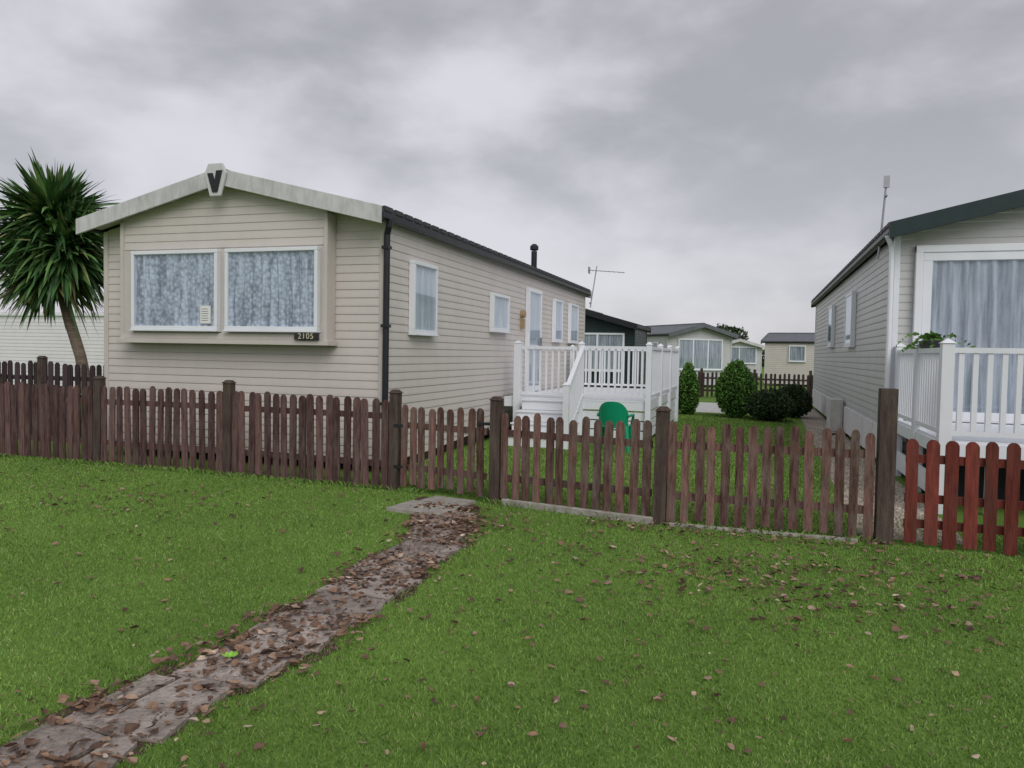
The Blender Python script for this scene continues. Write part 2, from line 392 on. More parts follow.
# ---------------- grey caravan
e2,hw2,ev2=caravan('grey clapboard static caravan with dark green fascia and patio doors',(3.95,11.8,0),0,4.26,14.6,3.97,.235,'grey','dkgreen','g',trimmat='white')
window(e2,(0,0,0),*FX,-1.80,1.84,.80,3.06,.11,mull=(-.02,),cur='net3',base=.010,name='patio_door',folds=5,amp=.015,label='white framed full height patio doors with grey curtains')
q=MB(); q.box(-1.90,-1.802,-.11,-.018,.78,3.16); q.box(1.842,1.95,-.11,-.018,.78,3.16); q.box(-1.90,1.95,-.115,-.018,3.062,3.16)
q.obj('door_surround',['white'],e2,bevel=.01)
q=MB(); q.tube([(-hw2-.14,-.12,3.3),(-hw2-.07,-.07,3.15),(-hw2-.06,-.07,.1)],.035,10); q.obj('downpipe',['white'],e2)
LX=((0,1,0),(-1,0,0)); lo=(-hw2,0,0)
for a,b_,z in ((4.2,5.3,1.85),(8.2,9.2,1.9)):
    window(e2,lo,*LX,a,b_,z,2.9,.06,cur='net2',base=.010)
q=MB(); hx=-hw2-.05
q.tube([(hx-.06,.9,3.1),(hx-.02,.9,3.6),(hx+.02,.9,4.25)],.016,8); q.box(hx-.02,hx+.06,.86,.90,4.16,4.33); q.box(hx+.0,hx+.03,.8,.98,4.02,4.04)
q.obj('aerial',['metal'],e2)
q=MB(); q.box(-hw2-.30,-hw2-.06,5.4,6.2,.05,.75); q.box(-hw2-.28,-hw2-.1,5.385,5.398,.1,.7)
q.obj('gas_meter_box',['patio'],e2,bevel=.01)
q=MB()
q.box(-hw2-.045,-hw2-.012,0.05,14.5,.12,.62)
for i in range(12): q.box(-hw2-.055,-hw2-.046,.1+i*1.2,.14+i*1.2,.12,.62)
q.obj('skirting',['white_sid'],e2)

# ---------------- background caravans
e3,h3,_=caravan('dark green static caravan with low pitched roof',(-6.05,28,0),0,3.7,3.2,3.27,.28,'dkgreen','black','x',simple=True)
window(e3,(0,0,0),*FX,-1.5,1.5,1.0,2.4,.07,mull=(-.5,.5),cur='net3',base=.010)
e4,h4,_=caravan('pale grey static caravan with grey roof and bay windows',(-2.75,41,0),math.radians(38),3.9,7,3.3,.26,'bgsid','roofg','x',roof='roofg',simple=True)
window(e4,(0,0,0),*FX,-1.35,1.35,.9,2.5,.07,mull=(-.45,.45),cur='net3',base=.010)
for a in (.8,3.0,5.2): window(e4,(-h4,0,0),*LX,a,a+1.1,1.4,2.3,.06,cur='net3',base=.010)
e5,h5,_=caravan('beige static caravan standing side on with small windows',(10.9,46,0),math.radians(78),3.7,10.2,3.05,.24,'beige','roofg','x',roof='roofg',simple=True)
for a in (1,3,5,8): window(e5,(-h5,0,0),*LX,a,a+.9,1.4,2.3,.06,cur='net3',base=.010)
e6,h6,_=caravan('distant pale static caravan beyond the lawn',(-1.2,62,0),math.radians(12),3.4,10,3.0,.28,'bgsid','cream','x',roof='roofg',simple=True)
window(e6,(0,0,0),*FX,-1.3,1.3,1.1,2.4,.07,mull=(0,),cur='net3',base=.010)
e7,h7,_=caravan('white static caravan behind a palm tree',(-16.0,20,0),math.radians(90),3.8,14,3.0,.2,'white_sid','white_sid','x',roof='white_sid',simple=True,ov=.05,fh=.12,gut='white')

# ------------------------------------------------------------ fences
def rot2(p0,p1):
    d=V3((p1[0]-p0[0],p1[1]-p0[1],0)); L=d.length; d.normalize(); n=V3((d.y,-d.x,0))
    return d,n,L
def panel(par,p0,p1,h=1.0,sp=.14,w=.09,mt='wood',name='picket_panel',z0=.05,rails=(.28,.76),jit=1.0):
    d,n,L=rot2(p0,p1); k=max(2,int(round(L/sp))); mb=MB(); o=V3((p0[0],p0[1],0))
    sag=random.uniform(-.02,.02)
    for i in range(k):
        u=(i+.5)*L/k+random.uniform(-.011,.011)*jit; tl=random.uniform(-.02,.02)*jit; hh=h+random.uniform(-.032,.016)*jit+sag*math.sin(math.pi*i/k); ww=w*random.uniform(.9,1.06)/2
        top=[(ww,hh-.045),(ww*.72,hh-.018),(ww*.3,hh-.003),(-ww*.3,hh-.003),(-ww*.72,hh-.018),(-ww,hh-.045)]
        zb=z0+random.uniform(-.03,.01)
        poly=[(-ww,zb),(ww,zb)]+top
        yo=random.uniform(0,.008)
        mb.prism(poly,lambda q,t:o+d*(u+q[0]+tl*q[1])+n*(t+yo)+V3((0,0,q[1])),.02,.04)
    for z in rails:
        mb.beam(o+d*.02+V3((0,0,z)),o+d*(L-.02)+V3((0,0,z+random.uniform(-.01,.01))),.038,.07)
    return mb.obj(name,[mt],par)
def post(par,x,y,h,w=.1,mt='wood2',cap=True):
    mb=MB(); a=w/2; lx=random.uniform(-.02,.02)
    mb.hexa([(x-a,y-a,-.1),(x+a,y-a,-.1),(x+a,y+a,-.1),(x-a,y+a,-.1),(x-a+lx,y-a,h),(x+a+lx,y-a,h),(x+a+lx,y+a,h),(x-a+lx,y+a,h)])
    if cap:
        c=a+.015; mb.hexa([(x-c+lx,y-c,h),(x+c+lx,y-c,h),(x+c+lx,y+c,h),(x-c+lx,y+c,h),(x-a*.6+lx,y-a*.6,h+.04),(x+a*.6+lx,y-a*.6,h+.04),(x+a*.6+lx,y+a*.6,h+.04),(x-a*.6+lx,y+a*.6,h+.04)])
    mb.obj('post',[mt],par,bevel=.006)
G='picket fences along the plot fronts'
Pm=(-12.3,8.3);P0=(-10.3,8.25);P1=(-8.41,8.2);P2=(-6.3,8.15);P3=(-3.92,8.0);P4=(-2.6,7.7);P5=(-.83,7.36);P6=(1.1,7.33)
f1=thing('picket_fence',(-8,8.2,0),'weathered brown picket fence in front of the beige caravan','fence',G)
pts=[(-14.3,8.35),Pm,P0,P1,P2,P3]
for a,b_ in zip(pts[:-1],pts[1:]):
    panel(f1,(a[0]+.05,a[1]),(b_[0]-.05,b_[1]),1.07,.130,.092,'woodL',z0=.04,rails=(.3,.85))
for p_ in pts: post(f1,p_[0],p_[1]-.01,1.16 if p_!=P3 else 1.12,.11)
f2=thing('picket_fence',(-.8,7.4,0),'faded brown picket fence edging the lawn','fence',G)
panel(f2,(P4[0]+.06,P4[1]),(P5[0]-.06,P5[1]),.985,.130,.081,z0=.07)
panel(f2,(P5[0]+.06,P5[1]),(P6[0]-.06,P6[1]),.985,.122,.078,z0=.06)
post(f2,P4[0],P4[1],1.10,.11); post(f2,P5[0],P5[1],1.08,.12); post(f2,P6[0]+.01,P6[1],1.35,.14,cap=False)
for (a,b_,hh) in (((P4[0]+.1,P4[1]-.05,.03),(P5[0]-.05,P5[1]-.06,.03),.08),((P5[0]+.1,P5[1]-.05,.012),(P6[0]-.2,P6[1]-.05,.012),.04)):
    q=MB(); q.beam(a,b_,.05,hh); q.obj('gravel_board',['conc'],f2,bevel=.01)
gt=thing('garden_gate',(-3.26,7.86,0),'faded brown picket gate at the end of the path','gate')
panel(gt,(P3[0]+.09,P3[1]-.02),(P4[0]-.09,P4[1]+.02),1.0,.126,.082,'wood',z0=.09)
q=MB(); a=V3((P3[0]+.1,P3[1]+.03,.3)); bb=V3((P4[0]-.1,P4[1]+.07,.76)); q.beam(a,bb,.03,.07); q.obj('brace',['wood2'],gt)
for z in (.74,.27):
    q=MB(); q.box(P3[0]+.02,P3[0]+.20,P3[1]-.075,P3[1]-.07,z,z+.03); q.obj('hinge',['black'],gt)
q=MB(); q.box(P4[0]-.2,P4[0]-.06,P4[1]-.03,P4[1]-.015,.83,.86); q.obj('latch',['black'],gt)
f3=thing('picket_fence',(2.5,7.27,0),'red stained picket fence in front of white decking','fence',G)
panel(f3,(1.24,7.30),(3.15,7.2),.94,.142,.098,'red',z0=.03,rails=(.2,.42,.76),jit=.4); panel(f3,(3.25,7.2),(5.1,7.1),.94,.142,.098,'red',z0=.03,rails=(.2,.42,.76),jit=.4)
post(f3,3.2,7.25,1.0,.09,'red',cap=False); post(f3,5.15,7.15,1.0,.09,'red',cap=False)
f4=thing('picket_fence',(-11.5,10,0),'dark old picket fence beside a palm tree','fence',G)
ps=[(-15.2,9.75),(-13.3,9.8),(-11.3,9.85),(-9.35,9.9)]
for a,b_ in zip(ps[:-1],ps[1:]): panel(f4,a,b_,1.33,.14,.095,'woodbg',rails=(.35,1.05))
for p_ in ps: post(f4,p_[0],p_[1],1.38 if p_[0]>-13 else 1.6,.11,'wood2')
f5=thing('picket_fence',(0,31,0),'low dark picket fence at the far end of the lawn','fence',G)
for i in range(4): panel(f5,(-4+i*2,31),(-2+i*2,31),1.0,.16,.09,'woodbg')
for i in range(5): post(f5,-4+i*2,31.05,1.1,.1,'wood2')

# ------------------------------------------------------------ white decking
def railing(mb,p0,p1,zt0,zt1,zb0,zb1,sp=.115,bw=.035):
    p0=V3((p0[0],p0[1],0));p1=V3((p1[0],p1[1],0)); L=(p1-p0).length; up=V3((0,0,1))
    mb.beam(p0+up*(zt0-.03),p1+up*(zt1-.03),.075,.055); mb.beam(p0+up*(zb0+.08),p1+up*(zb1+.08),.05,.05)
    k=int(L/sp)
    for i in range(1,k):
        t=i/k; c=p0.lerp(p1,t); a=zb0+(zb1-zb0)*t+.1; b_=zt0+(zt1-zt0)*t-.05
        mb.box(c.x-bw/2,c.x+bw/2,c.y-bw/2,c.y+bw/2,a,b_)
def dpost(par,x,y,z1,w=.1,z0=0):
    mb=MB(); a=w/2; mb.box(x-a,x+a,y-a,y+a,z0,z1); c=a+.015
    mb.hexa([(x-c,y-c,z1),(x+c,y-c,z1),(x+c,y+c,z1),(x-c,y+c,z1),(x-.01,y-.01,z1+.05),(x+.01,y-.01,z1+.05),(x+.01,y+.01,z1+.05),(x-.01,y+.01,z1+.05)])
    mb.obj('post',['white'],par,bevel=.005)
D1=thing('decking',(-3.2,16,0),'raised white plastic decking with railings and steps','decking')
X0,X1,Y0,Y1,zf,zt=-4.5,-1.80,13.8,19.0,.78,1.76
XL=-4.24
q=MB(); y=Y0
while y<Y1: q.box(X0,X1,y,y+.135,zf-.03,zf); y+=.14
q.box(X0,X1,Y0+.005,Y0+.05,.60,zf-.031)
q.obj('floor',['white'],D1)
q=MB()
for z in (.08,.25,.42): q.box(-3.05,X1,Y0+.03,Y0+.05,z,z+.15); q.box(X1-.04,X1-.02,Y0+.1,Y1,z,z+.15)
q.box(X1-.02,X1,Y0+.06,Y1,.60,zf-.031)
q.obj('skirting',['white'],D1,bevel=.004)
q=MB(); railing(q,(-3.0,Y0),(X1,Y0),zt,zt,zf,zf); q.obj('railing',['white'],D1)
q=MB(); railing(q,(X1,Y0),(X1,Y1),zt,zt,zf,zf); q.obj('railing',['white'],D1)
q=MB(); railing(q,(X0+.1,Y1),(X1,Y1),zt,zt,zf,zf); q.obj('railing',['white'],D1)
for (x,y) in ((-3.03,Y0),(X1,Y0),(X1,15.5),(X1,17.2),(X1,Y1),(X0+.1,Y1)): dpost(D1,x,y,zt+.03)
dpost(D1,XL,Y0,zt+.03,.13)
q=MB(); railing(q,(XL+.07,Y0+.03),(-3.1,Y0+.03),zt-.02,zt-.02,zf,zf); q.obj('gate',['white'],D1)
q=MB(); ys=[12.6,12.9,13.2,13.5]; xs0=-4.06
for i,y in enumerate(ys): q.box(xs0,-3.06,y,Y0-.003,i*.19+(.004 if i else 0),i*.19+.19-.03); q.box(xs0-.02,-3.04,y-.03,Y0-.004,i*.19+.16+.002,i*.19+.19)
q.obj('steps',['white'],D1,bevel=.005)
q=MB(); railing(q,(-3.0,12.6),(-3.0,Y0-.02),1.05,zt,.1,zf); q.obj('handrail',['white'],D1); dpost(D1,-3.0,12.55,1.08)
D2=thing('decking',(4,10.4,0),'white raised decking with railings in front of patio doors','decking')
x0,x1,y0,y1,zf,zt=1.9,6.1,8.98,11.7,.77,1.74
q=MB(); y=y0
while y<y1-.12: q.box(x0,x1,y,y+.135,zf-.03,zf); y+=.14
q.box(x0-.01,x1,y0-.02,y0+.02,.60,zf-.031); q.box(x0-.025,x0+.012,y0+.021,y1,.60,zf-.031); q.obj('floor',['white'],D2)
q=MB(); railing(q,(x0,y0),(x1,y0),zt,zt,zf,zf,.13,.05); q.obj('railing',['white'],D2)
q=MB(); railing(q,(x0,y0),(x0,y1),zt,zt,zf,zf,.12,.045); q.obj('railing',['white'],D2)
for (x,y) in ((x0,y0),(x0,10.35),(x0,y1),(4.0,y0),(6.1,y0)): dpost(D2,x,y,zt+.04,.12)
for x in (2.35,2.95,3.5,4.6,5.3):
    q=MB(); q.box(x-.04,x+.04,y0+.03,y0+.1,0,.6); q.obj('support_leg',['white'],D2)
q=MB(); q.box(x0,x0+.02,y0+.1,y1,.1,.35); q.obj('side_board',['white'],D2)
q=MB(); q.box(x0+.1,x1-.1,y0+.9,y1-.1,.02,.6); q.obj('underside_shade_block',['dark'],D2)  # solid dark block standing in for the shade below the deck

# ------------------------------------------------------------ green plastic chair
def chair():
    cx,cy=-2.2,12.7
    c=thing('garden_chair',(cx,cy,0),'green moulded plastic garden chair on the lawn','chair')
    q=MB()
    def bp(a,z):
        r=.25+.04*(z-.36); return (cx+r*math.sin(a)*1.02,cy-.02-r*math.cos(a)*.8-.16*(z-.36),z)
    n=24; A=[-1.2+2.4*i/n for i in range(n+1)]
    def ztop(a): return .84-.20*abs(a/1.2)**2.5
    for i in range(n):
        for k in range(5):
            s0,s1=k/5,(k+1)/5
            z=[.40+(ztop(a)-.40)*s for a,s in ((A[i],s0),(A[i+1],s0),(A[i+1],s1),(A[i],s1))]
            q.face([bp(A[i],z[0]),bp(A[i+1],z[1]),bp(A[i+1],z[2]),bp(A[i],z[3])])
    ob=q.obj('backrest',['greenpl'],c,smooth=False); s=ob.modifiers.new('s','SOLIDIFY'); s.thickness=.012
    q=MB(); q.prism([(cx-.24,cy-.22),(cx+.24,cy-.22),(cx+.26,cy+.2),(cx+.2,cy+.25),(cx-.2,cy+.25),(cx-.26,cy+.2)],lambda p,t:(p[0],p[1],t),.41,.435); q.obj('seat',['greenpl'],c,bevel=.008)
    for sx in (-1,1):
        q=MB(); q.tube([(cx+sx*.25,cy-.16,.60),(cx+sx*.28,cy,.61),(cx+sx*.28,cy+.2,.60),(cx+sx*.27,cy+.24,.56),(cx+sx*.25,cy+.22,.42)],.025,8); q.obj('armrest',['greenpl'],c,smooth=True)
        for sy in (-1,1):
            q=MB(); q.tube([(cx+sx*.22,cy+sy*.2,.42),(cx+sx*.28,cy+sy*.27,0)],[.05,.026],8); q.obj('leg',['greenpl'],c)
chair()

# ------------------------------------------------------------ vegetation
def quads_obj(name,verts,faces,mats,parent,mi=None):
    me=bpy.data.meshes.new(name); me.from_pydata(verts,[],faces)
    for m in mats: me.materials.append(M[m])
    if mi is not None: me.polygons.foreach_set('material_index',mi)
    me.update(); ob=bpy.data.objects.new(name,me); C.objects.link(ob)
    if parent: ob.parent=parent
    return ob
def crown(name,parent,c,r,n,ls,mats,shape=lambda z:1,core=.82,up=.5,seed=0,lump=.12):
    rg=np.random.RandomState(seed); v=[];f=[];mi=[]
    lumps=[(rg.normal(size=3),rg.uniform(-1,1)) for _ in range(14)]
    lumps=[(a/np.linalg.norm(a),w) for a,w in lumps]
    def rad(d): return 1+lump*sum(w*max(0,float(np.dot(d,a)))**6 for a,w in lumps)*1.6
    for i in range(n):
        d=rg.normal(size=3); d/=np.linalg.norm(d)
        k=rad(d)*(1-.28*rg.random_sample()**2.0)*(1+.05*rg.normal())
        s=shape(d[2]); p=np.array([c[0]+d[0]*r[0]*k*s,c[1]+d[1]*r[1]*k*s,c[2]+d[2]*r[2]*k])
        a=rg.normal(size=3)*.7+d*.6+np.array([0,0,up]); a/=np.linalg.norm(a)
        b=np.cross(a,rg.normal(size=3)); b/=np.linalg.norm(b)
        l=ls*rg.uniform(.7,1.4); w=l*.35
        j=len(v); v+=[tuple(p-a*l*.5),tuple(p+b*w),tuple(p+a*l*.6),tuple(p-b*w)]; f.append((j,j+1,j+2,j+3)); mi.append(0)
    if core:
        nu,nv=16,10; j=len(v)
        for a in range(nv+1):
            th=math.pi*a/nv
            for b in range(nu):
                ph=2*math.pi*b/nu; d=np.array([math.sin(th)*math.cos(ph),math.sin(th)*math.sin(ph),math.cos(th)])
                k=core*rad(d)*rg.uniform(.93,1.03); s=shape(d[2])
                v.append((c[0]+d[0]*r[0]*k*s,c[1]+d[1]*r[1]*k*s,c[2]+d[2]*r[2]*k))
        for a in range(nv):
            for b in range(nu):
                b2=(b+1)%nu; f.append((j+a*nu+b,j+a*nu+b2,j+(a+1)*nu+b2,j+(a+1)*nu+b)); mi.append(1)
    return quads_obj(name,v,f,mats,parent,mi)
con=lambda z: 1-.28*max(z,0)**1.5
def bush(x,y,rx,h,n,label,mt='bush',ls=.07,seed=1,grp='clipped garden shrubs',shape=con,nm='conifer_bush',cat='bush'):
    e=thing(nm,(x,y,0),label,cat,grp)
    q=MB(); q.tube([(x,y,-.05),(x+.02,y,h*.35),(x,y,h*.7)],[.05,.04,.02],8); 
    for k in range(5):
        a=k*1.3; q.tube([(x,y,h*.2+.05*k),(x+rx*.5*math.cos(a),y+rx*.5*math.sin(a),h*.45+.05*k)],[.02,.008],5)
    q.obj('trunk',['trunk2'],e)
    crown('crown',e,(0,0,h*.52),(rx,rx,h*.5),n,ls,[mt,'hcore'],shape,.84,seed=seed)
bush(-.5,20.9,.49,1.5,7000,'bright green clipped egg shaped conifer','bush',.06,3)
bush(-1.72,21.4,.32,1.38,4500,'bright green conifer beside the white decking','bush',.06,4)
bush(.38,20.2,.55,.76,5000,'low dark green rounded shrub','hedge',.06,5,shape=lambda z:1,nm='shrub')
bush(1.0,22.0,.45,.8,4000,'low dark green shrub beside the caravan','hedge',.06,6,shape=lambda z:1,nm='shrub')
e=thing('tree',(-2.8,78,0),'small dark round headed tree behind the caravans','tree')
q=MB(); q.tube([(-2.8,78,-.1),(-2.75,78,1.5),(-2.8,78,3)],[.18,.13,.06],8)
for a in range(6): q.tube([(-2.78,78,1.6),(-2.8+.8*math.cos(a),78+.8*math.sin(a),3)],[.07,.02],5)
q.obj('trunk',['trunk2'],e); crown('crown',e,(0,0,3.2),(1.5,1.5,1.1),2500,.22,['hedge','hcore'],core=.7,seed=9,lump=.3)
hm=thing('distant_hedge',(0,120,0),'long dark hedge line behind the caravan park','hedge'); hm['kind']='stuff'
rg=np.random.RandomState(3); v=[];f=[]
for i in range(26000):
    x=rg.uniform(-130,80); hh=1.9+.5*math.sin(x*.21)+.4*math.sin(x*.63+1)+.3*math.sin(x*1.7)
    p=np.array([x,rg.uniform(-1.5,1.5),hh*rg.random_sample()**.6]); a=rg.normal(size=3); a/=np.linalg.norm(a); b=np.cross(a,rg.normal(size=3)); b/=np.linalg.norm(b); l=.4
    j=len(v); v+=[tuple(p-a*l),tuple(p+b*l*.5),tuple(p+a*l),tuple(p-b*l*.5)]; f.append((j,j+1,j+2,j+3))
quads_obj('foliage',v,f,['hedge'],hm)

# palm
pc=V3((-12.2,10.9,3.36))
pt=thing('palm_tree',(-11.55,10.95,0),'cabbage palm with spiky leaves and leaning trunk','tree')
q=MB(); q.tube([(-11.45,10.95,-.1),(-11.5,10.95,.7),(-11.64,10.93,1.4),(-11.88,10.9,2.1),(-12.12,10.9,2.9),(-12.18,10.9,3.4)],[.14,.105,.095,.095,.10,.08],14)
q.obj('trunk',['trunk'],pt,smooth=True)
rg=np.random.RandomState(11); v=[];f=[]
heads=[(V3((0,0,.50)),1.15,900),(V3((.36,-.05,-.02)),1.04,650),(V3((-.42,.1,.02)),1.08,600),(V3((0,-.1,-.35)),1.0,500)]
pl0=pc-V3((-11.55,10.95,0))
for hc,sc,n in heads:
    for i in range(n):
        az=rg.uniform(0,2*math.pi); el=math.asin(rg.uniform(-.78,1))
        dr=V3((math.cos(el)*math.cos(az),math.cos(el)*math.sin(az),math.sin(el)))
        L=sc*rg.uniform(.7,1.12); g=rg.uniform(.05,.36)*L*(1.0-.55*max(0,math.sin(el)))
        if rg.random_sample()<.12: g+=.35*L
        side=dr.cross(V3((rg.normal()*.3,rg.normal()*.3,1))); side.normalize()
        st=pl0+hc+dr*.05+V3((0,0,rg.uniform(-.15,.12)))
        j=len(v); k=5; W=.050*rg.uniform(.8,1.2)
        for s in range(k+1):
            t=s/k; p=st+dr*L*t+V3((0,0,-g*t**2.2)); w=W*(.5+1.3*t if t<.35 else .96*(1-((t-.35)/.65)**2.0))+.001
            v+=[tuple(p-side*w),tuple(p+side*w)]
        for s in range(k): f.append((j+2*s,j+2*s+1,j+2*s+3,j+2*s+2))
quads_obj('crown',v,f,['palm'],pt)

# planter
e=thing('planter',(1.95,10.1,1.74),'trailing green plant in a trough on the deck railing','plant')
q=MB(); q.prism([(-.06,0),(.06,0),(.08,.09),(-.08,.09)],lambda a,t:(1.95+a[0],t,1.743+a[1]),9.85,10.4); q.obj('trough',['black'],e,bevel=.006)
rg=np.random.RandomState(5); v=[];f=[]
for s in range(26):
    y=rg.uniform(-.2,.28); dx,dy=rg.normal()*.16+.05,rg.normal()*.12; hh=rg.uniform(.02,.14)
    for i in range(12):
        t=i/11; p=np.array([dx*t*1.2,y+dy*t,.08+hh*math.sin(t*2.6)-.12*t*t]); a=rg.normal(size=3); a/=np.linalg.norm(a); b=np.cross(a,rg.normal(size=3)); b/=np.linalg.norm(b); l=rg.uniform(.022,.045)
        j=len(v); v+=[tuple(p-a*l),tuple(p+b*l*.6),tuple(p+a*l),tuple(p-b*l*.6)]; f.append((j,j+1,j+2,j+3))
quads_obj('foliage',v,f,['plantl'],e)

# ------------------------------------------------------------ ground, paths
def struct(o,label,cat,kind='structure'):
    o['kind']=kind; o['label']=label; o['category']=cat
q=MB(); q.face([(-600,-300,0),(600,-300,0),(600,900,0),(-600,900,0)]); struct(q.obj('ground',['ground']),'flat mown green lawn of the caravan park','lawn')
q=MB(); q.face([(.95,7.5,.004),(1.83,7.5,.004),(1.83,27,.004),(1.3,27,.004)])
rg=np.random.RandomState(41)
for i in range(9000):
    y=7.5+ (rg.random_sample()**1.6)*12; x=rg.uniform(.95+.35*(y-7.5)/19.5,1.82); s=rg.uniform(.008,.022); a=rg.uniform(0,6.28)
    ps_=[(x+s*math.cos(a+k*2*math.pi/5)*rg.uniform(.7,1.1),y+s*math.sin(a+k*2*math.pi/5)) for k in range(5)]
    b0=len(q.v); q.v+=[(px_,py_,.004) for px_,py_ in ps_]+[(x,y,.004+s)]
    for k in range(5): q.f.append((b0+k,b0+(k+1)%5,b0+5)); q.m.append(1)
struct(q.obj('gravel_strip',['gravel','pebble']),'pale gravel strip beside the grey caravan','gravel')
q=MB(); q.face([(-2.0,22.6,.004),(-.7,22.6,.004),(-.8,27.5,.004),(-2.0,27.5,.004)]); struct(q.obj('patio',['patio']),'pale concrete patio beyond the lawn','patio')
K=[(-4,-2.8),(2.3,-2.56),(3.6,-2.42),(5,-2.46),(6,-2.55),(6.6,-2.72),(7.3,-3.0),(7.9,-3.2)]
def pxc(y): return float(np.interp(y,[a for a,_ in K],[b for _,b in K]))
def edge(y,s): return .28+.05*math.sin(y*5.1+s)+.035*math.sin(y*13+2*s)+.02*math.sin(y*31+s)
def pw(y,s):
    w=edge(y,s)
    if 6.2<y: w+= .08*min(1,(y-6.2)/.6)
    return w
q=MB(); ysn=np.arange(-3,7.75,.06)
for a,b_ in zip(ysn[:-1],ysn[1:]):
    q.face([(pxc(a)-pw(a,0),a,.004),(pxc(a)+pw(a,3),a,.004),(pxc(b_)+pw(b_,3),b_,.004),(pxc(b_)-pw(b_,0),b_,.004)])
rg=np.random.RandomState(21)
y=-2.9
while y<6.8:
    dy=rg.uniform(.3,.6); cx=pxc(y+dy/2)+rg.uniform(-.035,.035)
    cuts=[-.26,rg.uniform(-.1,.12),.26] if rg.random_sample()<.6 else [-.25,.25]
    for a,b_ in zip(cuts[:-1],cuts[1:]):
        if rg.random_sample()<.12: continue
        j=lambda s=.03: rg.uniform(-s,s)
        g=.012
        pl=[(a+g+j(.03),y+g+j(.025)),( (a+b_)/2+j(.02),y+g+j(.02)),(b_-g+j(.03),y+g+j(.025)),(b_-g+j(.03),y+dy/2+j()),(b_-g+j(.03),y+dy-g+j(.025)),((a+b_)/2+j(.02),y+dy-g+j(.02)),(a+g+j(.03),y+dy-g+j(.025)),(a+g+j(.03),y+dy/2+j())]
        zt=rg.uniform(.016,.028); tx,ty=rg.uniform(-.015,.015,2)
        q.prism(pl,lambda p,t:(cx+p[0],p[1],t if t<.01 else t+tx*p[0]+ty*(p[1]-y)),.0,zt,1)
    y+=dy
q.prism([(-3.48,6.92),(-2.86,6.80),(-2.78,7.25),(-3.40,7.38)],lambda p,t:(p[0],p[1],t),.0,.035,2)
q.prism([(-3.34,7.42),(-2.84,7.30),(-2.78,7.62),(-3.28,7.72)],lambda p,t:(p[0],p[1],t),.0,.03,2)
struct(q.obj('path',['soil','slab','conc']),'narrow broken stone slab path leading to the gate','path')

# grass blades
def blades(n,xr,yr,h,wf,dens,seed,excl):
    rg=np.random.RandomState(seed)
    x=rg.uniform(*xr,n); y=rg.uniform(*yr,n); d=np.hypot(x,y)
    keep=(rg.random_sample(n)<dens(d))&(y>.3)
    x,y,d=x[keep],y[keep],d[keep]; k=~excl(x,y); x,y,d=x[k],y[k],d[k]; n=len(x)
    cl=.85+.3*np.clip(.5+.5*np.sin(x*2.3+np.sin(y*1.7)*2)*np.sin(y*2.9+x),0,1)
    hh=h*rg.uniform(.5,1.2,n)*cl; w=wf(d)*rg.uniform(.7,1.3,n)
    az=rg.uniform(0,2*np.pi,n); la=rg.uniform(0,2*np.pi,n); le=hh*rg.uniform(.1,1.0,n)
    bx=np.cos(az)*w/2; by=np.sin(az)*w/2
    V=np.zeros((n,4,3)) 
    V[:,0]=np.stack([x-bx,y-by,np.zeros(n)],1); V[:,1]=np.stack([x+bx,y+by,np.zeros(n)],1)
    mx=x+np.cos(la)*le*.35; my=y+np.sin(la)*le*.35
    V[:,2]=np.stack([mx+bx*.8,my+by*.8,hh*.6],1)
    V[:,3]=np.stack([x+np.cos(la)*le,y+np.sin(la)*le,hh],1)
    return V.reshape(-1,3)
def path_ex(x,y):
    c=np.interp(y,[a for a,_ in K],[b for _,b in K])
    w=.25+.05*np.sin(y*5.1+1)+.04*np.sin(y*13)+.03*np.sin(y*27+x*9)+ .08*np.clip((y-6.2)/.6,0,1)+np.random.uniform(-.11,.05,len(y))
    gs=(y>6.85)&(y<7.7)&(x>-3.45)&(x<-2.8)
    return ((np.abs(x-c)<w)&(y<7.6))|gs
def back_ex(x,y): return (x<-4.5)|(x>.95)|((x>-4.6)&(x<-1.8)&(y>12.4)&(y<19))
A=blades(1800000,(-13,7),(.8,8.5),.019,lambda d:.0023+.0007*d,lambda d:np.minimum(1,(2.6/d)**1.1),1,path_ex)
B=blades(200000,(-4.6,1),(8.0,22),.032,lambda d:.004+.0010*d,lambda d:np.minimum(1,(9/d)),2,back_ex)
Cc=blades(50000,(-13,1.2),(7.2,8.7),.065,lambda d:.007+0*d,lambda d:1+0*d,3,lambda x,y:(np.abs(y-np.interp(x,[-13,-3.9,-2.6,-.83,1.1],[8.3,8.0,7.7,7.36,7.33]))>.09)|((x>-3.5)&(x<-2.75)))
V=np.concatenate([A,B,Cc]); n=len(V)//4; print('blades',n)
me=bpy.data.meshes.new('lawn_grass'); me.vertices.add(n*4); me.vertices.foreach_set('co',V.ravel())
me.loops.add(n*4); me.loops.foreach_set('vertex_index',np.arange(n*4)); me.polygons.add(n)
me.polygons.foreach_set('loop_start',np.arange(n)*4); me.update(calc_edges=True)
me.materials.append(M['blade']); ob=bpy.data.objects.new('lawn_grass',me); C.objects.link(ob)
struct(ob,'short green grass blades of the lawn','grass','stuff')

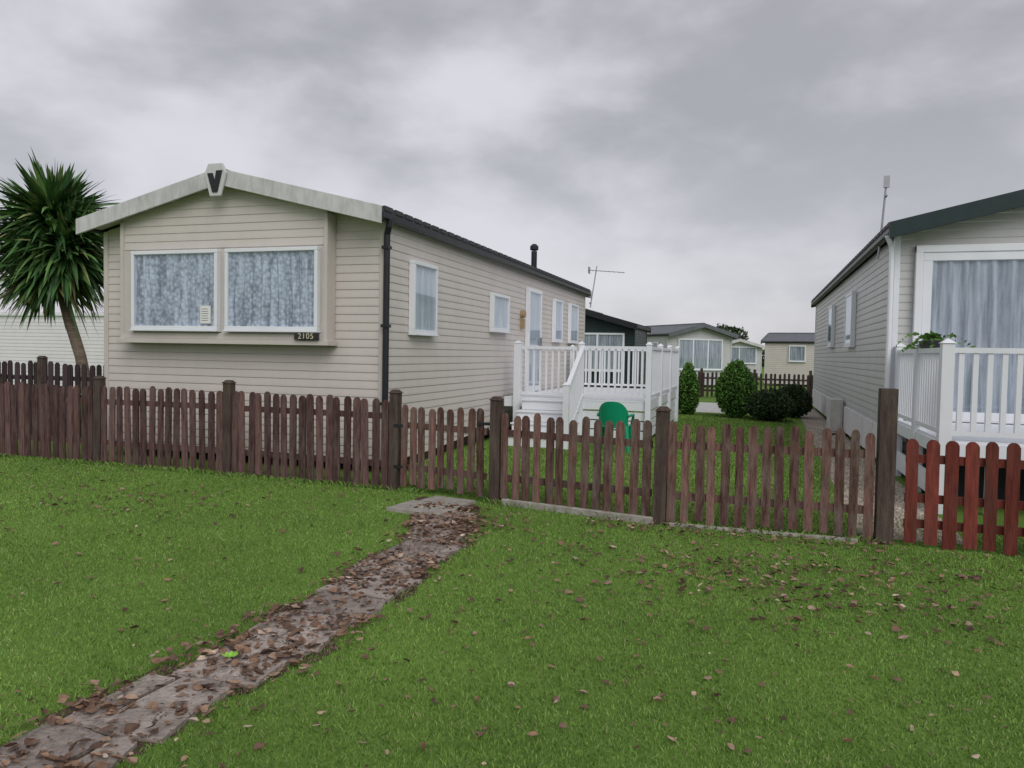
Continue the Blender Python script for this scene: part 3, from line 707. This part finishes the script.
# fallen leaves
rg=np.random.RandomState(31); v=[];f=[]
def leaf(x,y,z,s):
    az=rg.uniform(0,6.28); a=V3((math.cos(az),math.sin(az),rg.uniform(-.3,.3))); a.normalize()
    b=a.cross(V3((rg.normal()*.4,rg.normal()*.4,1))); b.normalize(); nn=a.cross(b)
    c=V3((x,y,z)); w=s*rg.uniform(.22,.46); cu=s*rg.uniform(-.3,.4)
    j=len(v); jag=rg.uniform(.55,1.3,12)
    sec=[(-.5,.12,0),(-.25,.75,.5),(.08,1,.6),(.33,.6,.2)]; m=0
    for t,ww,k in sec:
        for sgn in (-1,0,1):
            v.append(tuple(c+a*s*(t+.06*(jag[m]-1))+b*w*ww*sgn*jag[m]+nn*(-cu*(abs(sgn)*ww)*.9+cu*.3*k))); m+=1
    v.append(tuple(c+a*s*.55-nn*cu*.4))
    for i in range(3):
        for k in range(2):
            q0=j+i*3+k; f.append((q0,q0+1,q0+4,q0+3))
    f.append((j+9,j+10,j+12)); f.append((j+10,j+11,j+12))
for i in range(2200):
    y=rg.uniform(1.8,7.4)
    if math.sin(y*4.1)+math.sin(y*9.7+1)<-.2 and rg.random_sample()<.75: continue
    u=rg.normal()*.11+(.18 if rg.random_sample()<.5 else -.18)
    leaf(pxc(y)+u,y,.032+rg.uniform(0,.012),rg.uniform(.025,.068))
for i in range(2400):
    y=rg.uniform(1.8,7.3); leaf(pxc(y)+rg.normal()*.2,y,.028,rg.uniform(.008,.024))
for i in range(220): leaf(rg.normal(-2.45,.2),rg.normal(6.5,.35),.035,rg.uniform(.03,.06))
for i in range(600): leaf(rg.normal(.2,.85),rg.normal(5.8,.55),.026,rg.uniform(.025,.065))
for i in range(1100): leaf(rg.uniform(-2.1,4),rg.uniform(1.9,7.1),.023,rg.uniform(.015,.05))
for i in range(380): leaf(rg.uniform(-9,-3),rg.uniform(2.5,7.9),.023,rg.uniform(.02,.055))
for i in range(140): leaf(rg.normal(-6.2,.9),rg.normal(6.3,.5),.023,rg.uniform(.03,.06))
for i in range(180): leaf(rg.uniform(-1.5,1.2),rg.uniform(6.9,7.3),.026,rg.uniform(.03,.06))
ob=quads_obj('fallen_leaves',v,f,['leaf'],None); struct(ob,'brown fallen leaves scattered over path and lawn','leaves','stuff')
e=thing('weed',(-2.5,3.25,.02),'small bright green weed growing on the path','plant')
v=[];f=[]
for i in range(16):
    a=i*.7; L_=rg.uniform(.025,.05); d=np.array([math.cos(a),math.sin(a),.3]); s=np.array([-math.sin(a),math.cos(a),0])
    j=len(v); v+=[(0,0,.015),tuple(d*L_*.6+s*.014+np.array([0,0,.012])),tuple(d*L_+np.array([0,0,.015])),tuple(d*L_*.6-s*.014+np.array([0,0,.012]))]; f.append((j,j+1,j+2,j+3))
quads_obj('leaf_rosette',v,f,['weed'],e)

# ------------------------------------------------------------ world & sun
w=bpy.data.worlds.new('World'); S.world=w; w.use_nodes=True
N=w.node_tree.nodes; L=w.node_tree.links; N.clear()
out=N.new('ShaderNodeOutputWorld'); bg=N.new('ShaderNodeBackground'); bg.inputs[1].default_value=2.55
sky=N.new('ShaderNodeTexSky'); sky.sky_type='NISHITA'; sky.sun_disc=False; sky.sun_elevation=math.radians(50); sky.sun_rotation=math.radians(140)
sc=N.new('ShaderNodeVectorMath'); sc.operation='SCALE'; sc.inputs['Scale'].default_value=.06; L.new(sky.outputs[0],sc.inputs[0])
tc=N.new('ShaderNodeTexCoord'); sp=N.new('ShaderNodeSeparateXYZ'); L.new(tc.outputs['Generated'],sp.inputs[0])
def mth(op,a,b=None,c=None):
    m=N.new('ShaderNodeMath'); m.operation=op
    for i,x in enumerate((a,b,c)):
        if x is None: continue
        if isinstance(x,(int,float)): m.inputs[i].default_value=x
        else: L.new(x,m.inputs[i])
    return m.outputs[0]
za=mth('ADD',mth('MAXIMUM',sp.outputs[2],0.0),.28)
px=mth('DIVIDE',sp.outputs[0],za); py=mth('DIVIDE',sp.outputs[1],za)
cb=N.new('ShaderNodeCombineXYZ'); L.new(px,cb.inputs[0]); L.new(py,cb.inputs[1])
def noise(src,scale,det,rough,dist,loc,sc_=(.6,1,1),rz=35):
    mp=N.new('ShaderNodeMapping'); mp.inputs['Rotation'].default_value=(0,0,math.radians(rz)); mp.inputs['Scale'].default_value=sc_; mp.inputs['Location'].default_value=loc
    L.new(src,mp.inputs[0])
    n1=N.new('ShaderNodeTexNoise'); n1.inputs['Scale'].default_value=scale; n1.inputs['Detail'].default_value=det; n1.inputs['Roughness'].default_value=rough; n1.inputs['Distortion'].default_value=dist
    L.new(mp.outputs[0],n1.inputs['Vector']); return n1.outputs['Fac']
a1=noise(cb.outputs[0],1.1,4,.5,.15,(3.1,1.7,0),(1,.9,1)); a2=noise(tc.outputs['Generated'],4.8,6,.52,.15,(1.7,.2,.6),(1,1,2.0),0)
sm=mth('MULTIPLY_ADD',a2,.5,mth('MULTIPLY',a1,.5))
cr=N.new('ShaderNodeValToRGB'); e_=cr.color_ramp.elements; cr.color_ramp.interpolation='EASE'
e_[0].position=.37; e_[0].color=(.160,.160,.171,1); e_[1].position=.63; e_[1].color=(.285,.282,.297,1)
L.new(sm,cr.inputs[0])
hz=N.new('ShaderNodeMapRange'); hz.inputs[1].default_value=0; hz.inputs[2].default_value=.28; hz.inputs[3].default_value=.6; hz.inputs[4].default_value=0
L.new(sp.outputs[2],hz.inputs[0])
mx=N.new('ShaderNodeMixRGB'); L.new(hz.outputs[0],mx.inputs[0]); L.new(cr.outputs[0],mx.inputs[1]); mx.inputs[2].default_value=(.262,.258,.274,1)
m2=N.new('ShaderNodeMixRGB'); m2.inputs[0].default_value=.93; L.new(sc.outputs[0],m2.inputs[1]); L.new(mx.outputs[0],m2.inputs[2])
L.new(m2.outputs[0],bg.inputs[0]); L.new(bg.outputs[0],out.inputs[0])
sl=bpy.data.lights.new('sun','SUN'); sl.energy=1.5; sl.angle=math.radians(40); sl.color=(1,.97,.93)
so_=bpy.data.objects.new('sun',sl); C.objects.link(so_); so_.rotation_euler=V3((-.55,.8,-.75)).to_track_quat('-Z','Y').to_euler()

# ------------------------------------------------------------ camera
cd=bpy.data.cameras.new('camera'); cam=bpy.data.objects.new('camera',cd); C.objects.link(cam)
cd.lens=27.04; cd.sensor_width=36; cd.clip_end=3000; cd.clip_start=.05
Mx=Matrix.Rotation(math.radians(17.5),4,'Z')@Matrix.Rotation(math.radians(87.7),4,'X')@Matrix.Rotation(math.radians(1.0),4,'Z')
Mx.translation=(0,0,1.6); cam.matrix_world=Mx
S.camera=cam
